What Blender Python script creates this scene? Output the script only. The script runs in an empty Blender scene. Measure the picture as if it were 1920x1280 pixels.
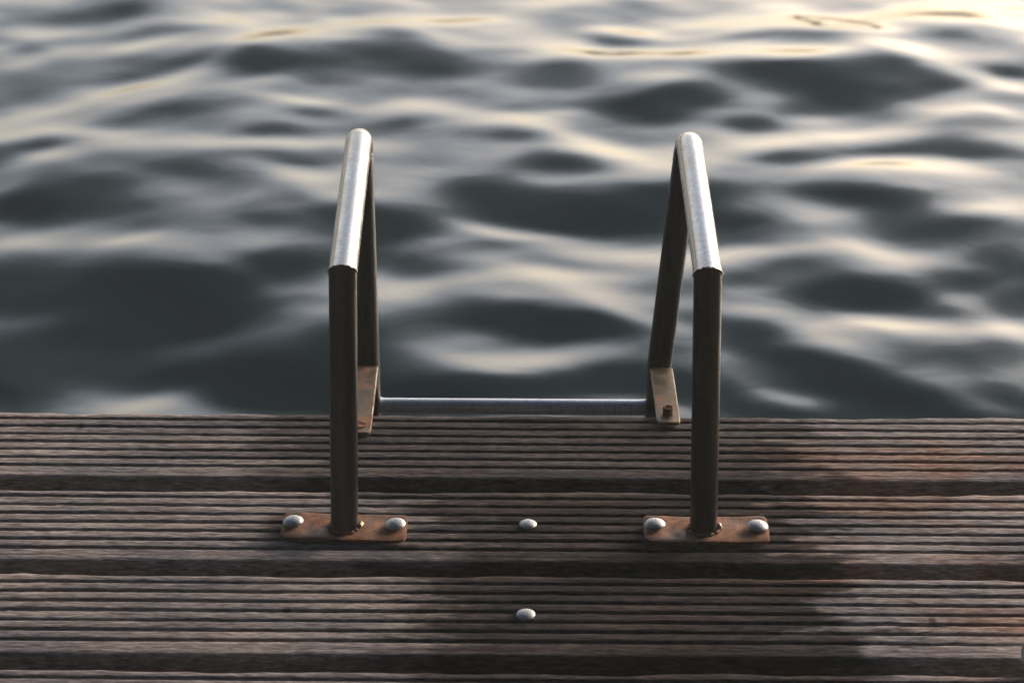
import bpy, bmesh, math, random
import numpy as np
from mathutils import Vector, Matrix
random.seed(4); RNG = np.random.default_rng(11)
R = math.radians
S = bpy.context.scene
C = S.collection

# ------------------------------------------------------------------ camera
F_PX, PITCH, CAM_H, ROLL = 5125.0, R(26), 1.607, R(.36)
cam_d = bpy.data.cameras.new("camera"); cam = bpy.data.objects.new("camera", cam_d); C.objects.link(cam)
cam.location = (0, 0, CAM_H)
cam.rotation_euler = (Matrix.Rotation(math.pi/2 - PITCH, 3, 'X') @ Matrix.Rotation(ROLL, 3, 'Z')).to_euler()
cam_d.sensor_width = 36; cam_d.lens = F_PX/1920*36
cam_d.clip_start = .05; cam_d.clip_end = 3000
cam_d.dof.use_dof = True; cam_d.dof.focus_distance = 3.26; cam_d.dof.aperture_fstop = 7.5
S.camera = cam

# ------------------------------------------------------------------ light
SUN_EL, SUN_AZ = R(16), R(50)
GLOW = 3.0                                # low, ahead and well to the right
w = bpy.data.worlds.new("World"); S.world = w; w.use_nodes = True
nt = w.node_tree; bg = nt.nodes['Background']
sky = nt.nodes.new('ShaderNodeTexSky'); sky.sky_type = 'NISHITA'; sky.sun_disc = False
sky.sun_elevation = SUN_EL; sky.sun_rotation = SUN_AZ
sky.air_density = 1.0; sky.dust_density = 5.0; sky.ozone_density = 1.5
# a bank of grey evening cloud overhead, open and bright towards the horizon ahead
def wn(typ, **k):
    n = nt.nodes.new(typ)
    for a, b in k.items(): setattr(n, a, b)
    return n
tc = wn('ShaderNodeTexCoord'); sep = wn('ShaderNodeSeparateXYZ'); nt.links.new(tc.outputs['Generated'], sep.inputs[0])
cn = wn('ShaderNodeTexNoise'); cn.inputs['Scale'].default_value = 2.2; cn.inputs['Detail'].default_value = 5
cmap = wn('ShaderNodeMapping'); cmap.inputs['Scale'].default_value = (1, 1, 3.5); nt.links.new(tc.outputs['Generated'], cmap.inputs[0]); nt.links.new(cmap.outputs[0], cn.inputs['Vector'])
el = wn('ShaderNodeMath', operation='MULTIPLY_ADD'); nt.links.new(cn.outputs['Fac'], el.inputs[0]); el.inputs[1].default_value = .22; nt.links.new(sep.outputs[2], el.inputs[2])
cr = wn('ShaderNodeValToRGB'); nt.links.new(el.outputs[0], cr.inputs[0])
e = cr.color_ramp.elements; e[0].position = .12; e[0].color = (1, .87, .73, 1); e[1].position = .98; e[1].color = (.12, .175, .27, 1)
for p_, c_ in ((.40, (1, .885, .785, 1)), (.485, (.80, .785, .77, 1)), (.57, (.32, .335, .345, 1)), (.71, (.085, .103, .118, 1))):
    x_ = e.new(p_); x_.color = c_
# the bank straight ahead is lit from behind by the low sun
az = wn('ShaderNodeMapRange'); az.interpolation_type = 'SMOOTHSTEP'; nt.links.new(sep.outputs[1], az.inputs[0])
for i_, v_ in ((1, .1), (2, .95), (3, .9), (4, GLOW)): az.inputs[i_].default_value = v_
m0 = wn('ShaderNodeMix', data_type='RGBA', blend_type='MULTIPLY'); m0.inputs[0].default_value = 1; m0.clamp_result = False
nt.links.new(cr.outputs[0], m0.inputs[6]); nt.links.new(az.outputs[0], m0.inputs[7])
ml = wn('ShaderNodeMix', data_type='RGBA', blend_type='MULTIPLY'); ml.inputs[0].default_value = 1
hs = wn('ShaderNodeHueSaturation'); hs.inputs['Saturation'].default_value = .55; nt.links.new(sky.outputs[0], hs.inputs['Color'])
nt.links.new(hs.outputs[0], ml.inputs[6]); nt.links.new(m0.outputs[2], ml.inputs[7])
# sky dimmed behind the viewpoint, added to darken the sides facing it
bk = wn('ShaderNodeMath', operation='MULTIPLY_ADD'); nt.links.new(sep.outputs[2], bk.inputs[0]); bk.inputs[1].default_value = .62; nt.links.new(sep.outputs[1], bk.inputs[2])
bm_ = wn('ShaderNodeMapRange'); bm_.interpolation_type = 'SMOOTHSTEP'; nt.links.new(bk.outputs[0], bm_.inputs[0])
for i_, v_ in ((1, -.35), (2, .60), (3, .05), (4, 1)): bm_.inputs[i_].default_value = v_
m2 = wn('ShaderNodeMix', data_type='RGBA', blend_type='MULTIPLY'); m2.inputs[0].default_value = 1
nt.links.new(ml.outputs[2], m2.inputs[6]); nt.links.new(bm_.outputs[0], m2.inputs[7])
# a far dark shore in the mist, just above the horizon
sh = wn('ShaderNodeMapRange'); nt.links.new(sep.outputs[2], sh.inputs[0])
for i_, v_ in ((1, .022), (2, .045), (3, .22), (4, 1)): sh.inputs[i_].default_value = v_
m3 = wn('ShaderNodeMix', data_type='RGBA', blend_type='MULTIPLY'); m3.inputs[0].default_value = 1
nt.links.new(m2.outputs[2], m3.inputs[6]); nt.links.new(sh.outputs[0], m3.inputs[7])
nt.links.new(m3.outputs[2], bg.inputs[0]); bg.inputs[1].default_value = .15
sl = bpy.data.lights.new("sun", 'SUN'); so = bpy.data.objects.new("sun", sl); C.objects.link(so)
sl.energy = .9; sl.angle = R(12); sl.color = (1, .80, .60)
sd = Vector((math.sin(SUN_AZ)*math.cos(SUN_EL), math.cos(SUN_AZ)*math.cos(SUN_EL), math.sin(SUN_EL)))
so.rotation_euler = sd.to_track_quat('Z', 'Y').to_euler()
S.view_settings.view_transform = 'Standard'; S.view_settings.look = 'None'
S.view_settings.gamma = 1; S.view_settings.exposure = 1.0
S.render.engine = 'CYCLES'

# ------------------------------------------------------------------ helpers
def tag(o, label=None, cat=None, group=None, kind=None):
    for k, v in (('label', label), ('category', cat), ('group', group), ('kind', kind)):
        if v: o[k] = v
    return o
def link(name, me, mat=None, parent=None, loc=(0, 0, 0)):
    o = bpy.data.objects.new(name, me); C.objects.link(o); o.location = loc
    if mat: me.materials.append(mat)
    if parent: o.parent = parent
    return o
def mesh(name, V, F, smooth=True):
    me = bpy.data.meshes.new(name)
    if isinstance(V, np.ndarray):
        F = np.asarray(F, dtype=np.int32)
        me.vertices.add(len(V)); me.vertices.foreach_set('co', V.astype(np.float32).ravel())
        me.loops.add(F.size); me.loops.foreach_set('vertex_index', F.ravel())
        me.polygons.add(len(F)); me.polygons.foreach_set('loop_start', np.arange(0, F.size, 4, dtype=np.int32))
        me.polygons.foreach_set('loop_total', np.full(len(F), 4, dtype=np.int32))
        me.update(calc_edges=True); me.validate()
    else:
        me.from_pydata([tuple(v) for v in V], [], F)
    if smooth:
        me.polygons.foreach_set('use_smooth', [True]*len(me.polygons))
    me.update()
    return me
def grid_faces(ni, nj, wrap=False):       # ni rows, nj columns
    i = np.arange(ni-1)[:, None]; j = np.arange(nj if wrap else nj-1)[None, :]
    a = i*nj + j; b = i*nj + (j+1) % nj; c = (i+1)*nj + (j+1) % nj; d = (i+1)*nj + j
    return np.stack([a, b, c, d], -1).reshape(-1, 4)
def vnoise(x, y, seed):                   # smooth value noise, -1..1
    r = np.random.default_rng(seed).uniform(-1, 1, (256, 256))
    xi = np.floor(x).astype(int); yi = np.floor(y).astype(int)
    fx = x-xi; fy = y-yi; fx = fx*fx*(3-2*fx); fy = fy*fy*(3-2*fy)
    g = lambda a, b: r[a % 256, b % 256]
    return (g(xi, yi)*(1-fx)+g(xi+1, yi)*fx)*(1-fy) + (g(xi, yi+1)*(1-fx)+g(xi+1, yi+1)*fx)*fy
def ray(px, py):
    u, v = px-960, 640-py; c, s = math.cos(ROLL), math.sin(ROLL)
    u, v = u*c - v*s, u*s + v*c
    return Vector((u, F_PX*math.cos(PITCH)+v*math.sin(PITCH), -F_PX*math.sin(PITCH)+v*math.cos(PITCH)))

# ------------------------------------------------------------------ materials
def newmat(name):
    m = bpy.data.materials.new(name); m.use_nodes = True
    return m, m.node_tree, m.node_tree.nodes['Principled BSDF']
class NB:
    def __init__(s, t): s.t = t
    def n(s, typ, **k):
        n = s.t.nodes.new(typ)
        for a, b in k.items(): setattr(n, a, b)
        return n
    def l(s, a, b): s.t.links.new(a, b)
    def coords(s, kind='Object', scale=(1, 1, 1), rot=(0, 0, 0), src=None):
        mp = s.n('ShaderNodeMapping'); mp.inputs['Scale'].default_value = scale; mp.inputs['Rotation'].default_value = rot
        if src is None: src = s.n('ShaderNodeTexCoord').outputs[kind]
        s.l(src, mp.inputs[0]); return mp.outputs[0]
    def noise(s, vec, scale, detail=4, rough=.55, dist=0):
        n = s.n('ShaderNodeTexNoise'); n.inputs['Scale'].default_value = scale; n.inputs['Detail'].default_value = detail
        n.inputs['Roughness'].default_value = rough; n.inputs['Distortion'].default_value = dist
        s.l(vec, n.inputs['Vector']); return n.outputs['Fac']
    def ramp(s, fac, stops):
        r = s.n('ShaderNodeValToRGB'); e = r.color_ramp.elements
        while len(e) < len(stops): e.new(.5)
        for i, (p, c) in enumerate(stops):
            e[i].position = p; e[i].color = (*c, 1) if len(c) == 3 else c
        s.l(fac, r.inputs[0]); return r.outputs[0]
    def mr(s, v, a, b, c=0, d=1, smooth=False):
        m = s.n('ShaderNodeMapRange'); m.inputs[1].default_value = a; m.inputs[2].default_value = b
        m.inputs[3].default_value = c; m.inputs[4].default_value = d
        if smooth: m.interpolation_type = 'SMOOTHSTEP'
        s.l(v, m.inputs[0]); return m.outputs[0]
    def m(s, op, a, b=None):
        n = s.n('ShaderNodeMath', operation=op)
        for i, v in enumerate((a, b)):
            if v is None: continue
            if isinstance(v, (int, float)): n.inputs[i].default_value = v
            else: s.l(v, n.inputs[i])
        return n.outputs[0]
    def mix(s, f, a, b, mode='MIX'):
        n = s.n('ShaderNodeMix', data_type='RGBA', blend_type=mode)
        for i, v in ((0, f), (6, a), (7, b)):
            if isinstance(v, (int, float)): n.inputs[i].default_value = v
            elif isinstance(v, tuple): n.inputs[i].default_value = (*v, 1)
            else: s.l(v, n.inputs[i])
        return n.outputs[2]
    def bump(s, h, strength, dist, bsdf):
        b = s.n('ShaderNodeBump'); b.inputs['Strength'].default_value = strength; b.inputs['Distance'].default_value = dist
        s.l(h, b.inputs['Height']); s.l(b.outputs[0], bsdf.inputs['Normal']); return b

def wood_material():
    m, t, p = newmat("weathered_decking"); q = NB(t)
    pos = q.n('ShaderNodeNewGeometry').outputs['Position']
    info = q.n('ShaderNodeObjectInfo').outputs['Random']
    off = q.n('ShaderNodeVectorMath', operation='ADD'); comb = q.n('ShaderNodeCombineXYZ')
    q.l(q.m('MULTIPLY', info, 7.3), comb.inputs[0]); q.l(q.m('MULTIPLY', info, 3.1), comb.inputs[2])
    q.l(pos, off.inputs[0]); q.l(comb.outputs[0], off.inputs[1]); P = off.outputs[0]
    g1 = q.noise(q.coords(scale=(38, 240, 240), rot=(0, 0, R(9)), src=P), 1, 6, .62, .6)
    g2 = q.noise(q.coords(scale=(70, 380, 380), rot=(0, 0, R(28)), src=P), 1, 4, .6, .3)
    g3 = q.noise(q.coords(scale=(5, 22, 22), src=P), 1, 3, .5)
    g4 = q.noise(q.coords(scale=(60, 140, 140), src=P), 1, 4, .6)
    tot = q.m('ADD', q.m('MULTIPLY', g1, .32), q.m('ADD', q.m('MULTIPLY', g2, .46), q.m('MULTIPLY', g3, .22)))
    col = q.ramp(tot, [(.36, (.055, .049, .053)), (.44, (.125, .114, .122)), (.53, (.215, .202, .212)), (.63, (.36, .35, .37))])
    hue = q.ramp(g3, [(.35, (.80, .86, .93)), (.6, (1.02, .98, .95))])
    col = q.mix(.8, col, hue, 'MULTIPLY')
    # pale specks of dried salt
    vor = q.n('ShaderNodeTexVoronoi'); vor.inputs['Scale'].default_value = 55; q.l(q.coords(scale=(1, 1.6, 1), src=P), vor.inputs['Vector'])
    sp = q.mr(vor.outputs['Distance'], .05, .10, 1, 0)
    sp = q.m('MULTIPLY', sp, q.mr(q.noise(q.coords(src=P), 9, 2), .6, .66))
    col = q.mix(q.m('MULTIPLY', sp, .45), col, (.55, .52, .49))
    v3 = q.n('ShaderNodeTexVoronoi'); v3.inputs['Scale'].default_value = 7; q.l(q.coords(scale=(1.6, 1, 1), src=P), v3.inputs['Vector'])
    kn = q.mr(v3.outputs['Distance'], .03, .075, .75, 0, True)
    col = q.mix(kn, col, (.035, .020, .015))
    # dark, damp and trodden patch in front of the ladder
    sx = q.n('ShaderNodeSeparateXYZ'); q.l(pos, sx.inputs[0]); X, Y = sx.outputs[0], sx.outputs[1]
    n1 = q.noise(q.coords(scale=(9, 34, 34), src=pos), 1, 5, .6)
    Xn = q.m('ADD', X, q.mr(n1, .25, .75, -.11, .11))
    left = q.mr(Y, 2.86, 2.89, -.13, -.33)
    right = q.mr(Y, 2.66, 2.69, .375, .365)
    a = q.m('SUBTRACT', Xn, left); b = q.m('SUBTRACT', right, Xn)
    A = q.mr(a, -.05, .09, 0, 1, True); B = q.mr(b, -.03, .035, 0, 1, True)
    st = q.m('MULTIPLY', A, B)
    st = q.m('MULTIPLY', st, q.mr(Y, 2.86, 2.89, 1, .80))
    st = q.m('MULTIPLY', st, q.mr(g4, .3, .66, 1, .86))
    dark = q.mix(1.0, col, (.11, .10, .105), 'MULTIPLY')
    col = q.mix(st, col, dark)
    # rust run-off beside the left plate
    d = q.n('ShaderNodeVectorMath', operation='DISTANCE'); d.inputs[1].default_value = (-.262, 2.797, 0)
    sc = q.n('ShaderNodeMapping'); q.l(pos, sc.inputs[0]); q.l(sc.outputs[0], d.inputs[0])
    rs = q.mr(d.outputs['Value'], .018, .045, .85, 0, True)
    rs = q.m('MULTIPLY', rs, q.mr(n1, .35, .6, .2, 1))
    col = q.mix(rs, col, (.045, .022, .014))
    # brown tannin stains on the right
    n5 = q.noise(q.coords(scale=(3.5, 8, 1), src=pos), 1, 4, .6)
    br = q.m('MULTIPLY', q.mr(n5, .45, .62, 0, .75), q.mr(X, .05, .35, .15, 1))
    col = q.mix(br, col, q.mix(1.0, col, (.95, .58, .40), 'MULTIPLY'))
    q.l(col, p.inputs['Base Color'])
    q.l(q.mr(st, 0, 1, .8, .6), p.inputs['Roughness'])
    p.inputs['IOR'].default_value = 1.06
    q.bump(q.m('ADD', g1, q.m('MULTIPLY', g2, .8)), .5, .0016, p)
    return m
def metal_material(name, rust, base=(.20, .207, .222), rough=.22, met=1.0):
    m, t, p = newmat(name); q = NB(t)
    v = q.coords('Object')
    n1 = q.noise(v, 26, 6, .65, .4); n2 = q.noise(v, 160, 4, .6); n3 = q.noise(v, 9, 4, .6)
    fac = q.mr(n1, .62-.34*rust, .74-.24*rust, 0, 1)
    rc = q.ramp(q.noise(v, 42, 6, .72), [(.38, (.012, .006, .005)), (.46, (.075, .026, .015)), (.55, (.14, .050, .022)), (.66, (.23, .115, .055))])
    b = q.mix(q.mr(n2, .35, .65, 0, .5), base, tuple(c*.62 for c in base))
    b = q.mix(q.mr(n3, .45, .65, 0, .5), b, tuple(a*b_ for a, b_ in zip(base, (.8, .72, .62))))
    b = q.mix(q.mr(q.noise(q.coords('Object', scale=(260, 260, 7)), 1, 3), .52, .68, 0, .55), b, tuple(c*.45 for c in base))
    vo = q.n('ShaderNodeTexVoronoi'); vo.inputs['Scale'].default_value = 85; vo.inputs['Randomness'].default_value = 1; q.l(v, vo.inputs['Vector'])
    pit = q.m('MULTIPLY', q.mr(vo.outputs['Distance'], .10, .17, 1, 0), q.mr(n1, .52, .60))
    b = q.mix(q.m('MULTIPLY', pit, .8), b, tuple(c*.25 for c in base))
    col = q.mix(fac, b, rc); q.l(col, p.inputs['Base Color'])
    q.l(q.m('SUBTRACT', met, q.m('MULTIPLY', fac, .75*met)), p.inputs['Metallic'])
    q.l(q.m('ADD', q.m('MULTIPLY', fac, .3), q.mr(n1, .3, .7, rough-.05, rough+.16)), p.inputs['Roughness'])
    q.bump(q.m('ADD', n2, q.m('MULTIPLY', n1, 1.5)), .15, .0002, p)
    return m
WOOD = wood_material()
STEEL = metal_material("worn_stainless_steel", -.35, rough=.16)
POST = metal_material("shade_dark_steel", -.6, base=(.050, .051, .053), rough=.33)  # same tube steel, darkened: the dim reflection is put into the base colour
RUSTY = metal_material("rust_stained_plate", 1.0, base=(.115, .075, .055), rough=.45, met=.6)
TAN = metal_material("rust_tinged_steel", .45, base=(.165, .14, .115), rough=.42)
BOLT = metal_material("galvanised_bolt", -.1, base=(.36, .385, .42), rough=.48, met=.6)
RUNG = metal_material("sky_tinted_steel", -.3, base=(.50, .57, .68), rough=.36, met=.45)  # pale blue base colour holds the sky reflected on the rungs
RBOLT = metal_material("rusted_bolt", 1.4, base=(.3, .2, .15), rough=.6)
WELD = metal_material("weld_metal", .5, base=(.55, .45, .33), rough=.4)

def water_material():
    m, t, p = newmat("dark_sea_water"); q = NB(t)
    p.inputs['Base Color'].default_value = (.004, .011, .012, 1); p.inputs['Roughness'].default_value = .06
    p.inputs['IOR'].default_value = 1.34
    pos = q.n('ShaderNodeNewGeometry').outputs['Position']
    h = q.noise(q.coords(scale=(1, 1.3, 1), src=pos), 7, 3, .5, .8)
    q.bump(h, .12, .006, p)
    return m

# ------------------------------------------------------------------ setting: water
WZ = -.5
def on_water(px, py):
    d = ray(px, py); t = (WZ - CAM_H)/d.z; return d.x*t, d.y*t
# wave faces: (x, y, half width, half height, tilt in degrees, slope) ; + leans away from the deck, - leans towards it
B = [(120,60,80,12,0,.9),(700,55,200,22,-4,1),(480,45,110,14,-5,.7),(60,215,80,13,-8,1.1),(220,178,80,12,-18,.85),(330,145,70,12,-20,.7),
(430,112,60,14,-15,1.1),(540,85,90,14,-4,.8),(50,265,60,12,-15,.8),(70,310,60,9,-14,.8),(450,283,170,15,0,1.1),(600,370,95,20,18,1),(650,395,60,12,8,1),
(560,195,60,10,8,.7),(860,213,120,18,9,1),(820,75,100,15,10,.9),(230,460,55,11,-14,1),(385,507,38,9,-6,.9),(500,545,60,10,20,.5),(570,585,70,20,10,.7),
(245,738,85,20,-24,.8),(830,345,80,22,0,.9),(930,425,80,14,8,.9),(870,520,90,12,2,.8),(900,560,80,12,3,.8),(950,668,170,17,1,1.1),(700,150,60,10,0,.3),
(1450,45,290,26,2,1.3),(1620,22,190,20,0,1.1),(1780,40,150,26,0,1.2),(1240,70,120,16,5,.9),(1180,112,150,17,2,1.1),(1478,119,150,15,-2,1.1),(1216,171,80,18,-16,.8),
(1080,85,80,18,-24,.6),(990,232,60,20,5,1),(1130,285,160,20,11,1.1),(1440,277,58,14,-4,1.1),(1600,258,50,9,6,.8),(1814,122,90,15,0,.9),(1900,180,40,12,0,.7),
(1790,215,36,11,3,.6),(1753,332,180,20,0,1.2),(1790,368,90,18,0,.9),(1478,480,130,18,-3,1.1),(1470,535,110,26,-14,1),(1195,590,95,18,14,1),(1060,540,85,14,10,.7),
(1700,628,55,24,-8,.7),(1600,660,60,14,-10,.4),(1890,610,70,16,32,1),(1480,742,80,12,22,.9),(1800,690,60,10,32,.6),(1000,505,60,9,0,.5),(1060,460,90,12,-6,.5),
(250,90,100,10,-6,.5),(350,180,60,9,-8,.4),(640,460,50,9,10,.3),(1330,505,60,18,-20,.5),(1640,440,120,12,4,.3),
(200,25,100,24,-4,-1),(300,75,90,14,-5,-.9),(120,135,85,28,-8,-1),(20,45,24,30,0,-.7),(60,98,45,16,0,-.7),(535,22,40,8,0,-.7),(360,210,120,30,-6,-1),
(230,228,70,16,-8,-.7),(560,92,50,11,0,-.6),(780,122,140,27,4,-1.1),(450,150,80,14,-10,-.7),(90,290,90,16,-14,-.8),(370,330,130,46,12,-1.1),(90,380,150,50,0,-1.1),
(220,410,190,46,4,-.8),(250,600,350,100,0,-1.2),(460,680,200,50,0,-1),(60,700,90,60,0,-1),(520,500,70,24,0,-.8),(480,420,70,20,10,-.9),(720,435,60,24,0,-.8),
(760,240,60,14,0,-.8),(560,318,60,13,4,-.8),(800,590,100,18,0,-.9),(800,500,70,14,0,-.6),(860,727,190,24,0,-1.2),(100,520,180,40,0,-.9),(700,330,60,10,0,-.4),
(1300,14,100,12,2,-.8),(1160,83,85,17,6,-.9),(1450,82,190,9,-2,-.9),(1040,150,90,28,0,-.9),(1417,152,100,22,-2,-.8),(1204,216,90,26,5,-1.1),(1430,234,60,14,0,-.9),
(1630,184,150,20,0,-.9),(1780,173,80,14,4,-.8),(1880,145,60,12,5,-.8),(1570,298,120,16,-4,-.9),(1051,308,100,22,9,-1),(1090,400,130,20,2,-.9),(1417,420,120,20,10,-.9),
(1630,380,130,15,3,-.8),(1783,440,180,36,0,-1),(1050,490,110,13,0,-.6),(1100,617,130,18,0,-.8),(1600,558,120,25,4,-.7),(1440,622,120,18,10,-.8),(1500,685,180,26,18,-.9),
(1670,740,170,26,18,-.9),(1200,720,180,26,0,-1.1),(1890,490,60,24,0,-.5),(1880,735,60,26,20,-.7),(1790,590,60,16,20,-.4),(940,20,50,14,0,-.4),(1850,265,60,12,0,-.3),(640,640,60,30,0,-.6)]
def build_water():
    dx = .012; gx = np.arange(-3.07, 3.07, dx); gy = np.arange(2.4, 8.5, dx)
    X, Y = np.meshgrid(gx, gy)                         # rows along y
    s = np.zeros_like(X)
    XW = X + .035*vnoise(X*6, Y*9, 41) + .013*vnoise(X*15, Y*24, 42); YW = Y + .030*vnoise(X*5+3, Y*7, 43) + .014*vnoise(X*14, Y*20, 44)
    for (px, py, rx, ry, an, am) in B:
        rx *= .82; ry *= .84; am *= 1.12
        cx, cy = on_water(px, py); ax, _ = on_water(px+1, py); k = ax-cx
        _, y2 = on_water(px, py-1); ky = y2-cy
        a = R(an)                                       # tilt on the picture -> direction on the water
        ux, uy = k*math.cos(a), -ky*math.sin(a); vx, vy = k*math.sin(a), ky*math.cos(a)
        det = ux*vy-uy*vx
        P = ((XW-cx)*vy-(YW-cy)*vx)/det/rx; Q = ((YW-cy)*ux-(XW-cx)*uy)/det/ry
        # a soft-edged lobe with a slightly wandering outline
        wob = .22*vnoise(X*5+px, Y*5, 5)
        rr = (P*P+Q*Q)*(1+wob)
        s += am*np.exp(-.75*rr**1.15)
    s += .30*vnoise(XW*4.5+9, YW*9, 31) + .50*vnoise(XW*7.5, YW*15, 32)*np.clip(1+s, .2, 2)
    s += .30*vnoise(XW*14+4, YW*27, 33)*np.clip(1.1+s, .3, 1.8)
    s = 1.2*np.tanh(s/1.2)
    mask = 1/(1+np.exp((np.abs(X)-1.75)/.12))*1/(1+np.exp((Y-7.3)/.2))
    rnd = np.zeros_like(X)
    for i in range(90):
        lam = RNG.uniform(.07, .55)**1; th = RNG.normal(math.pi/2, .6); k = 2*math.pi/lam; ph = RNG.uniform(0, 6.28)
        rnd += (lam/.4)**.3*np.sin(k*(X*math.cos(th)+Y*math.sin(th))+ph+.8*np.sin(X*2.3+i)+.6*np.sin(Y*1.7+2*i))
    rnd /= rnd.std()
    S0, RN = .158, .034
    sl = -S0*s*mask - .085*rnd*(1-mask) - RN*rnd*mask + S0*.0
    sl -= sl.mean()
    ny, nx = sl.shape
    kx = np.fft.fftfreq(nx, dx)*2*np.pi; ky = np.fft.fftfreq(ny, dx)*2*np.pi
    KX, KY = np.meshgrid(kx, ky); Sf = np.fft.fft2(sl)
    den = KY**2 + .13*KX**2 + .8; Hf = -1j*KY*Sf/den
    Hf *= np.exp(-(KX**2+KY**2)*(.012**2))
    h = np.real(np.fft.ifft2(Hf))
    def spread(c, inner, lo, hi, d, n):                # dense middle, stretched ends
        a = np.arange(inner[0], inner[1], d)
        l = inner[0]-(inner[0]-lo)*(np.linspace(1, 0, n+1)[:-1]**3); r = inner[1]+(hi-inner[1])*(np.linspace(0, 1, n+1)[1:]**3)
        return np.concatenate([l, a, r])
    mx = spread(0, (-2.2, 2.2), -160, 160, .0125, 70); my = spread(0, (2.5, 7.8), -120, 220, .0125, 70)
    MX, MY = np.meshgrid(mx, my)
    fx = (MX-gx[0])/dx; fy = (MY-gy[0])/dx
    inside = (fx > 1) & (fx < nx-2) & (fy > 1) & (fy < ny-2)
    ix = np.clip(fx.astype(int), 0, nx-2); iy = np.clip(fy.astype(int), 0, ny-2); tx = fx-ix; ty = fy-iy
    Z = (h[iy, ix]*(1-tx)+h[iy, ix+1]*tx)*(1-ty)+(h[iy+1, ix]*(1-tx)+h[iy+1, ix+1]*tx)*ty
    edge = np.clip((3.0-np.abs(MX))/.7, 0, 1)*np.clip((8.3-MY)/.5, 0, 1)*np.clip((MY-2.45)/.3, 0, 1)
    Z = np.where(inside, Z, 0)*edge
    print("water height range", Z.min(), Z.max())
    V = np.stack([MX, MY, Z+WZ], -1).reshape(-1, 3)
    o = link('water', mesh('water', V, grid_faces(len(my), len(mx))), water_material())
    tag(o, kind='structure', label='dark rippling sea water reflecting a pale evening sky')
build_water()

# ------------------------------------------------------------------ deck planks
PW, PT = .168, .030
def plank(idx, yfar, seed, x0, x1, fine, tiltx=0.):
    """origin at the middle of the far edge's top; eight worn ridges run along x"""
    if fine:
        xs = np.concatenate([np.linspace(x0, -.95, 60)[:-1], np.arange(-.95, .95, .0022), np.linspace(.95, x1, 60)])
        vs = np.concatenate([np.linspace(0, .008, 7)[:-1], np.linspace(.008, PW-.008, 118), np.linspace(PW-.008, PW, 10)[1:]])
    else:
        xs = np.linspace(x0, x1, 240); vs = np.concatenate([np.linspace(0, .008, 4)[:-1], np.linspace(.008, PW-.008, 82), np.linspace(PW-.008, PW, 6)[1:]])
    Xg, Vg = np.meshgrid(xs, vs)
    pitch = .0203
    wob = .0005*vnoise(Xg*6+seed, Vg*12+seed, seed) + .00045*vnoise(Xg*45, Vg*60+seed*3, seed+1)
    v2 = Vg + wob
    k = np.floor((v2-.0)/pitch); u = (v2 - k*pitch)/pitch            # 0..1 inside a ridge, groove at its near end
    ridge_id = k
    gw = .31 + .05*vnoise(Xg*6+ridge_id*13.7, ridge_id*3.1+seed, seed+2)  # share taken by the groove
    a = np.clip((u-(1-gw))/.07, 0, 1); b = np.clip((1.0-u)/.07, 0, 1)
    groove = np.minimum(a*a*(3-2*a), b*b*(3-2*b))
    groove = np.where(k >= 7, 0, groove)
    z = -.0085*groove
    z += (1-groove)*(-.0004*np.abs(vnoise(Xg*60+ridge_id*7, Vg*260, seed+3)) - .0005*np.maximum(0, vnoise(Xg*7, ridge_id*5.3+.5, seed+4)))
    z -= (1-groove)*.0005*(2*np.clip(u/(1-.31), 0, 1)-1)**4          # rounded ridge shoulders
    # torn notches in the far edge and rounded arrises
    z -= (1-np.clip(Vg/.009, 0, 1))**2*(.0012+.0022*np.abs(vnoise(Xg*17, 0*Xg+5, seed+12)))
    e = np.clip((Vg-(PW-.008))/.008, 0, 1); z -= .006*(1-np.sqrt(np.clip(1-e**2, 0, 1)))
    yy = -Vg + .0022*vnoise(Xg*9+seed, 0*Xg, seed+6)*np.clip(1-Vg/.02, 0, 1) + .0016*vnoise(Xg*34, 0*Xg+2, seed+7)*np.clip(1-Vg/.01, 0, 1)
    bow = .0015*vnoise(Xg*.8+seed, 0*Xg, seed+8)
    z = z + .0008*vnoise(Xg*1.7+seed, Vg*5, seed+9); yy = yy+bow
    ring_top = np.stack([Xg, yy, z], -1)                              # far -> near
    zb = -PT
    near = ring_top[-1].copy(); near2 = near.copy(); near[:, 2] = -.020; near[:, 1] -= .0003; near2[:, 2] = zb; 
    far2 = ring_top[0].copy(); far2[:, 2] = zb
    rows = np.concatenate([ring_top, near[None], near2[None], far2[None], ring_top[:1]], 0)
    V = rows.reshape(-1, 3)
    me = mesh('deck_plank', V, grid_faces(rows.shape[0], rows.shape[1])[:, ::-1])
    # end caps
    o = link('deck_plank', me, WOOD, loc=(0, yfar, 0))
    return o
lab = ['grooved wooden plank along the water, under both ladder brackets',
       'grooved wooden plank carrying both rusty base plates and one dome bolt',
       'grooved wooden plank in front of the base plates, with one dome bolt',
       'narrow strip of grooved plank at the bottom edge, partly under the rope']
PLANKS = []
for i in range(4):
    o = plank(i, [3.083, 2.884, 2.685, 2.488][i], 21+i*17, -2.4, 2.4, True)
    tag(o, lab[i], 'deck plank', 'grooved planks of the jetty deck'); PLANKS.append(o)
for i in range(4, 9):
    o = plank(i, 2.479-.2*(i-3), 21+i*17, -2.4, 2.4, False)
    tag(o, 'grooved wooden plank nearer than the picture shows', 'deck plank', 'grooved planks of the jetty deck')

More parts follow.
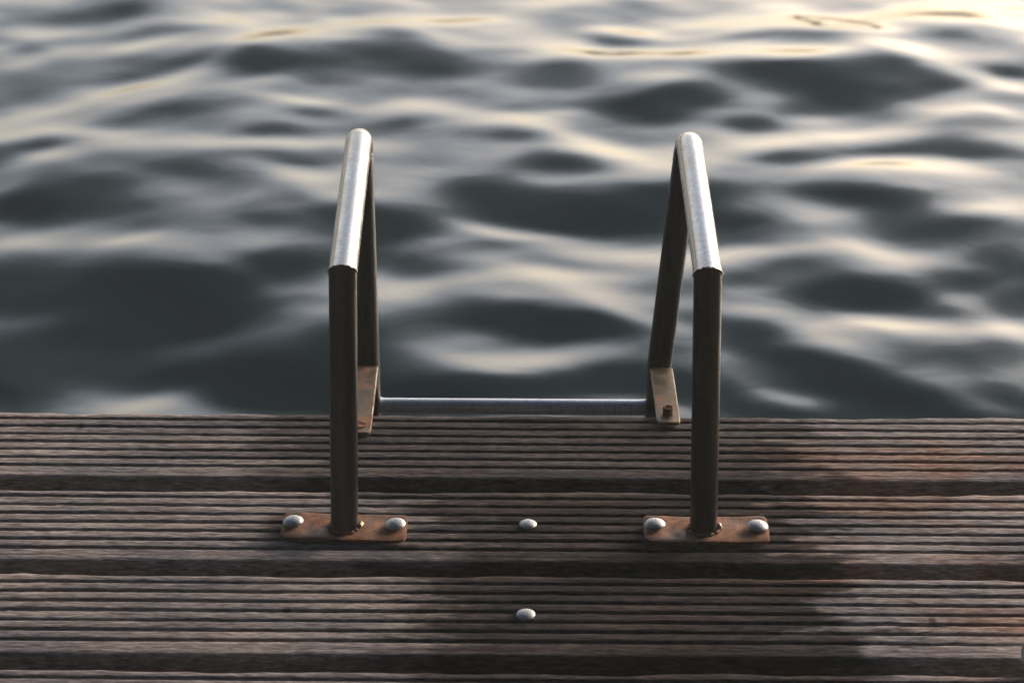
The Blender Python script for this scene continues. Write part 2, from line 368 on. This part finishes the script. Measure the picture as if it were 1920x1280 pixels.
def box_bm(bm, x0, x1, y0, y1, z0, z1):
    r = bmesh.ops.create_cube(bm, size=1)
    for v in r['verts']:
        v.co = Vector(((x0+x1)/2+v.co.x*(x1-x0), (y0+y1)/2+v.co.y*(y1-y0), (z0+z1)/2+v.co.z*(z1-z0)))
    return r
def bm_obj(name, bm, mat, parent=None, loc=(0, 0, 0), smooth=True, sharp=None):
    me = bpy.data.meshes.new(name); bm.normal_update(); bm.to_mesh(me); bm.free()
    if smooth: me.polygons.foreach_set('use_smooth', [True]*len(me.polygons))
    if sharp is not None: me.set_sharp_from_angle(angle=R(sharp))
    return link(name, me, mat, parent, loc)
JW, jt, jp = newmat("dark_wet_timber"); q_ = NB(jt)
q_.l(q_.ramp(q_.noise(q_.coords('Object', scale=(60, 3, 60)), 1, 5), [(.3, (.02, .016, .014)), (.7, (.06, .048, .04))]), jp.inputs['Base Color']); jp.inputs['Roughness'].default_value = .8
for x, l in ((-1.25, 'left of the ladder'), (.018, 'under the row of dome bolts'), (1.28, 'right of the ladder')):
    bm = bmesh.new(); box_bm(bm, -.045, .045, -1.55, .0, -.15, 0); bmesh.ops.bevel(bm, geom=bm.edges[:], offset=.003, segments=1)
    o = bm_obj('deck_joist', bm, JW, loc=(x, 3.05, -PT-.001), smooth=False)
    tag(o, 'dark timber joist running beneath the planks ' + l, 'deck joist', 'joists beneath the planks')

# ------------------------------------------------------------------ fastenings
def lathe(prof, seg=40, squash=None):
    V = []; F = []
    for (r, z) in prof:
        for j in range(seg):
            a = 2*math.pi*j/seg; V.append((r*math.cos(a), r*math.sin(a), z))
    n = len(prof)
    for i in range(n-1):
        for j in range(seg): F.append((i*seg+j, i*seg+(j+1) % seg, (i+1)*seg+(j+1) % seg, (i+1)*seg+j))
    V.append((0, 0, prof[-1][1])); c = len(V)-1
    for j in range(seg): F.append(((n-1)*seg+j, (n-1)*seg+(j+1) % seg, c))
    return V, F
def dome_bolt(parent, loc, r=.0122, lift=.008, hgt=.0052, tilt=(0, 0), mat=BOLT):
    prof = [(r*.62, -.004), (r*.62, lift-.0005), (r*.93, lift-.0002), (r, lift+.0006)]
    for k in range(1, 11):
        a = k/11*math.pi/2; prof.append((r*math.cos(a), lift+.0006+hgt*math.sin(a)))
    tz = prof[-1][1]; prof += [(r*.10, tz+.0001), (r*.06, tz-.0007)]
    V, F = lathe(prof)
    V = [(x*(1+.015*math.sin(3*math.atan2(y, x)+loc[0]*50)), y, z) for x, y, z in V]
    o = link('bolt', mesh('bolt', V, F), mat, parent, loc); o.rotation_euler = (R(tilt[0]), R(tilt[1]), random.uniform(0, 6))
    return o
dome_bolt(PLANKS[1], (.0202, 2.7975-2.880, -.001), r=.0104, lift=.0015, hgt=.0042)
dome_bolt(PLANKS[2], (.0173, 2.596-2.681, -.001), r=.0108, lift=.0015, hgt=.0046)

# ------------------------------------------------------------------ ladder
def sweep(pts, rad, seg=40, n0=None, n1=None, cap=False, lump=0, squash=1):
    """tube along a polyline; every ring lies in the bisecting plane so corners come out mitred"""
    pts = [Vector(p) for p in pts]; n = len(pts); dirs = [(pts[i+1]-pts[i]).normalized() for i in range(n-1)]
    up = Vector((1, 0, 0))
    V = []; F = []
    for i in range(n):
        d = dirs[min(i, n-2)]; din = dirs[max(i-1, 0)]
        nn = (d+din).normalized()
        if i == 0 and n0: nn = Vector(n0).normalized()
        if i == n-1 and n1: nn = Vector(n1).normalized()
        a = (up - up.dot(d)*d).normalized(); b = d.cross(a)
        base = d if i < n-1 else din
        for j in range(seg):
            t = 2*math.pi*j/seg; r = rad if not callable(rad) else rad(i/(n-1))
            off = (a*math.cos(t)+b*math.sin(t)*squash)*r
            k = -off.dot(nn)/base.dot(nn); V.append(pts[i]+off+base*k)
    for i in range(n-1):
        for j in range(seg): F.append((i*seg+j, i*seg+(j+1) % seg, (i+1)*seg+(j+1) % seg, (i+1)*seg+j))
    if cap:
        F.append(tuple(range(seg))[::-1]); F.append(tuple(range((n-1)*seg, n*seg)))
    return V, F
def refine(a, b, n): a, b = Vector(a), Vector(b); return [a.lerp(b, i/n) for i in range(n)]

lad = bpy.data.objects.new('swim_ladder', None); C.objects.link(lad); lad.location = (.01, 2.795, 0)
tag(lad, 'steel swimming ladder with two handrails, rusty feet and a rung at the deck edge', 'ladder')
LO = Vector(lad.location)
TR = .0160
SPEC = [dict(base=(-.1950, 2.783, .004), top=(-.1905, 2.792, .330), far=(-.1925, 3.192, .338), mid=(-.1900, 3.222, 0), low=(-.188, 3.31, -1.0)),
        dict(base=(.2258, 2.783, .004), top=(.2195, 2.792, .330), far=(.2195, 3.192, .336), mid=(.1940, 3.222, 0), low=(.190, 3.31, -1.0))]
rnd = random.Random(3)
for sgn, sp in zip((-1, 1), SPEC):
    g = {k: Vector(v)-LO for k, v in sp.items()}
    d0 = (g['top']-g['base']).normalized(); d1 = (g['far']-g['top']).normalized(); mit = (d0+d1).normalized()
    V, F = sweep(refine(g['base'], g['top'], 12)+[g['top']], TR, n1=mit)
    link('post', mesh('post', V, F), POST, lad)
    # top bar, rounded far corner and leg in one bent tube
    d2 = (g['mid']-g['far']).normalized(); br = .034
    pts = refine(g['top'], g['far']-d1*br, 10)
    A = g['far']-d1*br; Bp = g['far']+d2*br
    for i in range(13):
        t = i/12; pts.append((1-t)**2*A+2*t*(1-t)*g['far']+t*t*Bp)
    V, F = sweep(pts, TR+.0003, n0=mit, n1=d2)
    link('handrail', mesh('handrail', V, F), STEEL, lad)
    V, F = sweep(refine(Bp, g['mid'], 8) + refine(g['mid'], g['low'], 10) + [g['low']], TR, n0=d2)
    link('leg', mesh('leg', V, F), POST, lad)
    # weld bead round the mitre
    ring = []; a = Vector((1, 0, 0)); a = (a-a.dot(d0)*d0).normalized(); b = d0.cross(a)
    for j in range(90):
        t = 2*math.pi*j/90; off = (a*math.cos(t)+b*math.sin(t))*(TR+.0002); off += d0*(-off.dot(mit)/d0.dot(mit)); ring.append(g['top']+off+d0*rnd.uniform(-.0005, .0005))
    def bead(ring, r0, r1, name, mat, parent):
        V = []; F = []; n = len(ring); cen = sum(ring, Vector())/n; ph = rnd.uniform(0, 6)
        for i, p in enumerate(ring):
            tan = (ring[(i+1) % n]-ring[i-1]).normalized(); out = (p-cen).normalized(); c = tan.cross(out)
            r = r0+(r1-r0)*abs(math.sin(i*.55+ph))*rnd.uniform(.4, 1)
            for j in range(8):
                t = 2*math.pi*j/8; V.append(p+(out*math.cos(t)+c*math.sin(t))*r)
        for i in range(n):
            for j in range(8): F.append((i*8+j, i*8+(j+1) % 8, ((i+1) % n)*8+(j+1) % 8, ((i+1) % n)*8+j))
        return link(name, mesh(name, V, F), mat, parent)
    bead(ring, .0008, .0017, 'weld_bead', STEEL, lad)
    # base plate, slightly dished and bent
    bm = bmesh.new(); cx = -.1949 if sgn < 0 else .2288
    W2, D2, rc = .0730, .0295, .0095
    nx_, ny_ = 46, 20; verts = {}
    def plate_pt(u, v):                                # rounded rectangle in plan
        x, y = u*W2, v*D2
        ex, ey = abs(x)-(W2-rc), abs(y)-(D2-rc)
        if ex > 0 and ey > 0:
            l = max(ex, ey)/math.hypot(ex, ey); x = math.copysign(W2-rc+ex*l, x); y = math.copysign(D2-rc+ey*l, y)
        return x, y
    for side, zz in ((0, .0052), (1, .0008)):
        for i in range(nx_+1):
            for j in range(ny_+1):
                u, v = i/nx_*2-1, j/ny_*2-1; x, y = plate_pt(u, v)
                z = zz + .0012*abs(u)**3*(1 if sgn < 0 else .8) - .0005*(1-abs(u)) + .0003*math.sin(u*7+sgn)+.0003*math.sin(v*4+u*3)
                y += -.0012*u if sgn < 0 else .0006*math.sin(u*3)
                if side == 0 and max(abs(u), abs(v)) > .999: z -= .0007
                verts[side, i, j] = bm.verts.new((x, y, z))
    for i in range(nx_):
        for j in range(ny_):
            bm.faces.new([verts[0, i, j], verts[0, i+1, j], verts[0, i+1, j+1], verts[0, i, j+1]])
            bm.faces.new([verts[1, i, j+1], verts[1, i+1, j+1], verts[1, i+1, j], verts[1, i, j]])
    for i in range(nx_):
        for j, f in ((0, 0), (ny_, 1)):
            q4 = [verts[1, i, j], verts[1, i+1, j], verts[0, i+1, j], verts[0, i, j]]; bm.faces.new(q4 if f == 0 else q4[::-1])
    for j in range(ny_):
        for i, f in ((0, 1), (nx_, 0)):
            q4 = [verts[1, i, j], verts[1, i, j+1], verts[0, i, j+1], verts[0, i, j]]; bm.faces.new(q4[::-1] if f else q4)
    bmesh.ops.recalc_face_normals(bm, faces=bm.faces[:])
    pl = bm_obj('base_plate', bm, RUSTY, lad, loc=Vector((cx, 2.784, .0022))-LO, sharp=50)
    pl.rotation_euler.z = R(-1.2) if sgn < 0 else 0
    for bx in (-.0600, .0602):
        dome_bolt(pl, (bx, (.001 if bx < 0 else -.0005), .004), r=.0122, hgt=.0060, lift=.0048 if bx < 0 else .0040, tilt=(rnd.uniform(-4, 4), rnd.uniform(-5, 5)))
    # weld round the foot of the post: lumpy
    bp = g['base']+Vector((0, 0, .003))
    ring = [bp+Vector((math.cos(2*math.pi*j/70)*(TR+.0008), math.sin(2*math.pi*j/70)*(TR+.0008), rnd.uniform(0, .001))) for j in range(70)]
    bead(ring, .0012, .0032, 'weld_bead', RUSTY, lad)
    # spatter lump beside the post
    bm = bmesh.new()
    for k in range(5):
        bmesh.ops.create_icosphere(bm, subdivisions=2, radius=rnd.uniform(.0018, .0034), matrix=Matrix.Translation(bp+Vector((TR+.002+rnd.uniform(0, .003), rnd.uniform(-.004, .008), rnd.uniform(.0, .006)))))
    bm_obj('weld_spatter', bm, WELD, lad)
    # flat bracket back onto the deck edge
    a0 = Vector(((-.1895, 3.200, .005) if sgn < 0 else (.1955, 3.200, .005)))
    a1 = Vector(((-.1905, 3.018, .003) if sgn < 0 else (.1985, 3.050, .003)))
    ax = (a1-a0).normalized(); side = Vector((0, 0, 1)).cross(ax).normalized(); bw, bt = .0148, .0046
    bm = bmesh.new(); rows = []
    N = 16
    for i in range(N+1):
        t = i/N; c = a0.lerp(a1, t); wv = bw*(1 if t < .97 else .86)
        c = c+Vector((0, 0, .0006*math.sin(t*6)))
        rows.append([bm.verts.new(c-LO+side*s_*wv+Vector((0, 0, zz))) for s_, zz in ((-1, 0), (1, 0), (1, bt), (-1, bt))])
    for i in range(N):
        for j in range(4): bm.faces.new((rows[i][j], rows[i][(j+1) % 4], rows[i+1][(j+1) % 4], rows[i+1][j]))
    bm.faces.new(rows[0][::-1]); bm.faces.new(rows[-1]); bmesh.ops.recalc_face_normals(bm, faces=bm.faces[:])
    ed = [e for e in bm.edges if len(e.link_faces) == 2 and e.calc_face_angle() > .6]
    bmesh.ops.bevel(bm, geom=ed, offset=.0009, segments=3, affect='EDGES')
    bk = bm_obj('bracket', bm, TAN, lad, sharp=60)
    if sgn > 0:
        V, F = lathe([(.0066, -.001), (.0067, .0085), (.0062, .0100), (.0048, .0102), (.0042, .0088), (.0020, .0086), (.0012, .0096)], 28)
        V = [(x*(1+rnd.uniform(-.05, .05)), y, z+rnd.uniform(-.0003, .0003)) for x, y, z in V]
        link('bolt', mesh('bolt', V, F), RBOLT, bk, loc=a1-ax*.022+Vector((0, 0, bt))-LO)
    else:
        V, F = lathe([(.0080, .0), (.0078, .0007), (.0058, .0008), (.0052, .0004), (.0030, .0003)], 28)
        link('bolt', mesh('bolt', V, F), RBOLT, bk, loc=a1-ax*.020+Vector((.0005, 0, bt))-LO)  # low dark disc stands in for the empty hole in this bracket
def rung(z, y, name='rung'):
    xa, xb = SPEC[0]['mid'][0]+.004-LO.x, SPEC[1]['mid'][0]-.004-LO.x
    V, F = sweep(refine((xa, y-LO.y, z), (xb, y-LO.y, z+.0005), 24)+[Vector((xb, y-LO.y, z+.0005))], lambda t: .0118+.005*max(0, 1-min(t, 1-t)/.045)**2)
    # sweep() uses x as its up vector, so turn the frame: build directly instead
    n, seg = 25, 40; V = []; F = []
    for i in range(n*3):
        t = i/(n*3-1); x = xa+(xb-xa)*t; r = .0108+.0065*max(0, 1-min(t, 1-t)/.05)**2
        for j in range(seg):
            a = 2*math.pi*j/seg; V.append((x, y-LO.y+r*math.cos(a), z+r*math.sin(a)))
    for i in range(n*3-1):
        for j in range(seg): F.append((i*seg+j, i*seg+(j+1) % seg, (i+1)*seg+(j+1) % seg, (i+1)*seg+j))
    me = mesh(name, V, F); link(name, me, RUNG, lad)
rung(-.067, 3.234); rung(-.33, 3.256); rung(-.60, 3.28)

# ------------------------------------------------------------------ rope and twig
def rope():
    pts = [Vector(p) for p in ((.574, 2.515, .018), (.569, 2.49, .022), (.5715, 2.46, .022), (.590, 2.43, .022), (.63, 2.40, .022), (.70, 2.38, .022), (.80, 2.385, .022), (.90, 2.42, .022), (1.0, 2.47, .022), (1.1, 2.5, .022))]
    fine = []
    for i in range(len(pts)-1):
        p0 = pts[max(i-1, 0)]; p1 = pts[i]; p2 = pts[i+1]; p3 = pts[min(i+2, len(pts)-1)]
        for k in range(24):
            t = k/24; fine.append(.5*((2*p1)+(-p0+p2)*t+(2*p0-5*p1+4*p2-p3)*t*t+(-p0+3*p1-3*p2+p3)*t**3))
    L = 0; V = []; F = []; RR, rs, seg = .0098, .0098, 14
    for s_ in range(3):
        base = len(V); L = 0
        for i, p in enumerate(fine):
            d = (fine[min(i+1, len(fine)-1)]-fine[max(i-1, 0)]).normalized()
            if i: L += (p-fine[i-1]).length
            a = Vector((0, 0, 1)); a = (a-a.dot(d)*d).normalized(); b = d.cross(a)
            ph = L/.075*2*math.pi+s_*2*math.pi/3; c = p+(a*math.cos(ph)+b*math.sin(ph))*RR
            for j in range(seg):
                t = 2*math.pi*j/seg; V.append(c+(a*math.cos(t)+b*math.sin(t))*rs*(1+.05*math.sin(j*5+i)))
        for i in range(len(fine)-1):
            for j in range(seg): F.append((base+i*seg+j, base+i*seg+(j+1) % seg, base+(i+1)*seg+(j+1) % seg, base+(i+1)*seg+j))
        F.append(tuple(base+j for j in range(seg))); F.append(tuple(base+(len(fine)-1)*seg+j for j in range(seg))[::-1])
    m, t, p = newmat("grey_rope"); q = NB(t)
    q.l(q.ramp(q.noise(q.coords('Object', rot=(0, 0, R(35)), scale=(300, 900, 300)), 1, 4), [(.3, (.22, .22, .23)), (.7, (.55, .55, .56))]), p.inputs['Base Color']); p.inputs['Roughness'].default_value = .9
    q.bump(q.noise(q.coords('Object', rot=(0, 0, R(35)), scale=(300, 1200, 300)), 1, 4), .6, .001, p)
    o = link('rope', mesh('rope', V, F), m, loc=(0, 0, 0)); tag(o, 'pale grey twisted mooring rope at the bottom right corner of the deck', 'rope')
rope()
def twig():
    d = ray(1738, 1190); t = -(CAM_H)/d.z; c = Vector((d.x*t, d.y*t, .002))
    P_ = [c+Vector(p) for p in ((-.011, -.0005, 0), (-.006, .001, .001), (0, .0012, .0012), (.006, .003, .0012), (.012, .0045, .0005))]
    V, F = sweep(P_, lambda t: .0013*(1-.5*t), seg=8, cap=True)
    P2 = [P_[2], P_[2]+Vector((.004, -.001, .0012)), P_[2]+Vector((.009, -.001, .0015))]
    V2, F2 = sweep(P2, lambda t: .0008*(1-.4*t), seg=8, cap=True); n = len(V); V += V2; F += [tuple(n+i for i in f) for f in F2]
    m, t, p = newmat("dry_twig"); p.inputs['Base Color'].default_value = (.13, .065, .035, 1); p.inputs['Roughness'].default_value = .8
    o = link('twig', mesh('twig', V, F), m); tag(o, 'small brown forked twig lying on the ridged plank at lower right', 'twig')
twig()

# ------------------------------------------------------------------ thin haze added to lift the blacks
HZ = True
if HZ:
    bm = bmesh.new(); box_bm(bm, -170, 170, -130, 230, WZ-2.0, 1.9)
    m = bpy.data.materials.new("haze"); m.use_nodes = True; t = m.node_tree; t.nodes.clear()
    out = t.nodes.new('ShaderNodeOutputMaterial'); v = t.nodes.new('ShaderNodeVolumePrincipled')
    v.inputs['Color'].default_value = (.80, .92, 1, 1); v.inputs['Density'].default_value = .0042; v.inputs['Anisotropy'].default_value = .0
    t.links.new(v.outputs[0], out.inputs['Volume'])
    tag(bm_obj('haze', bm, m, smooth=False), kind='stuff', label='thin haze volume added to lift the dark tones')
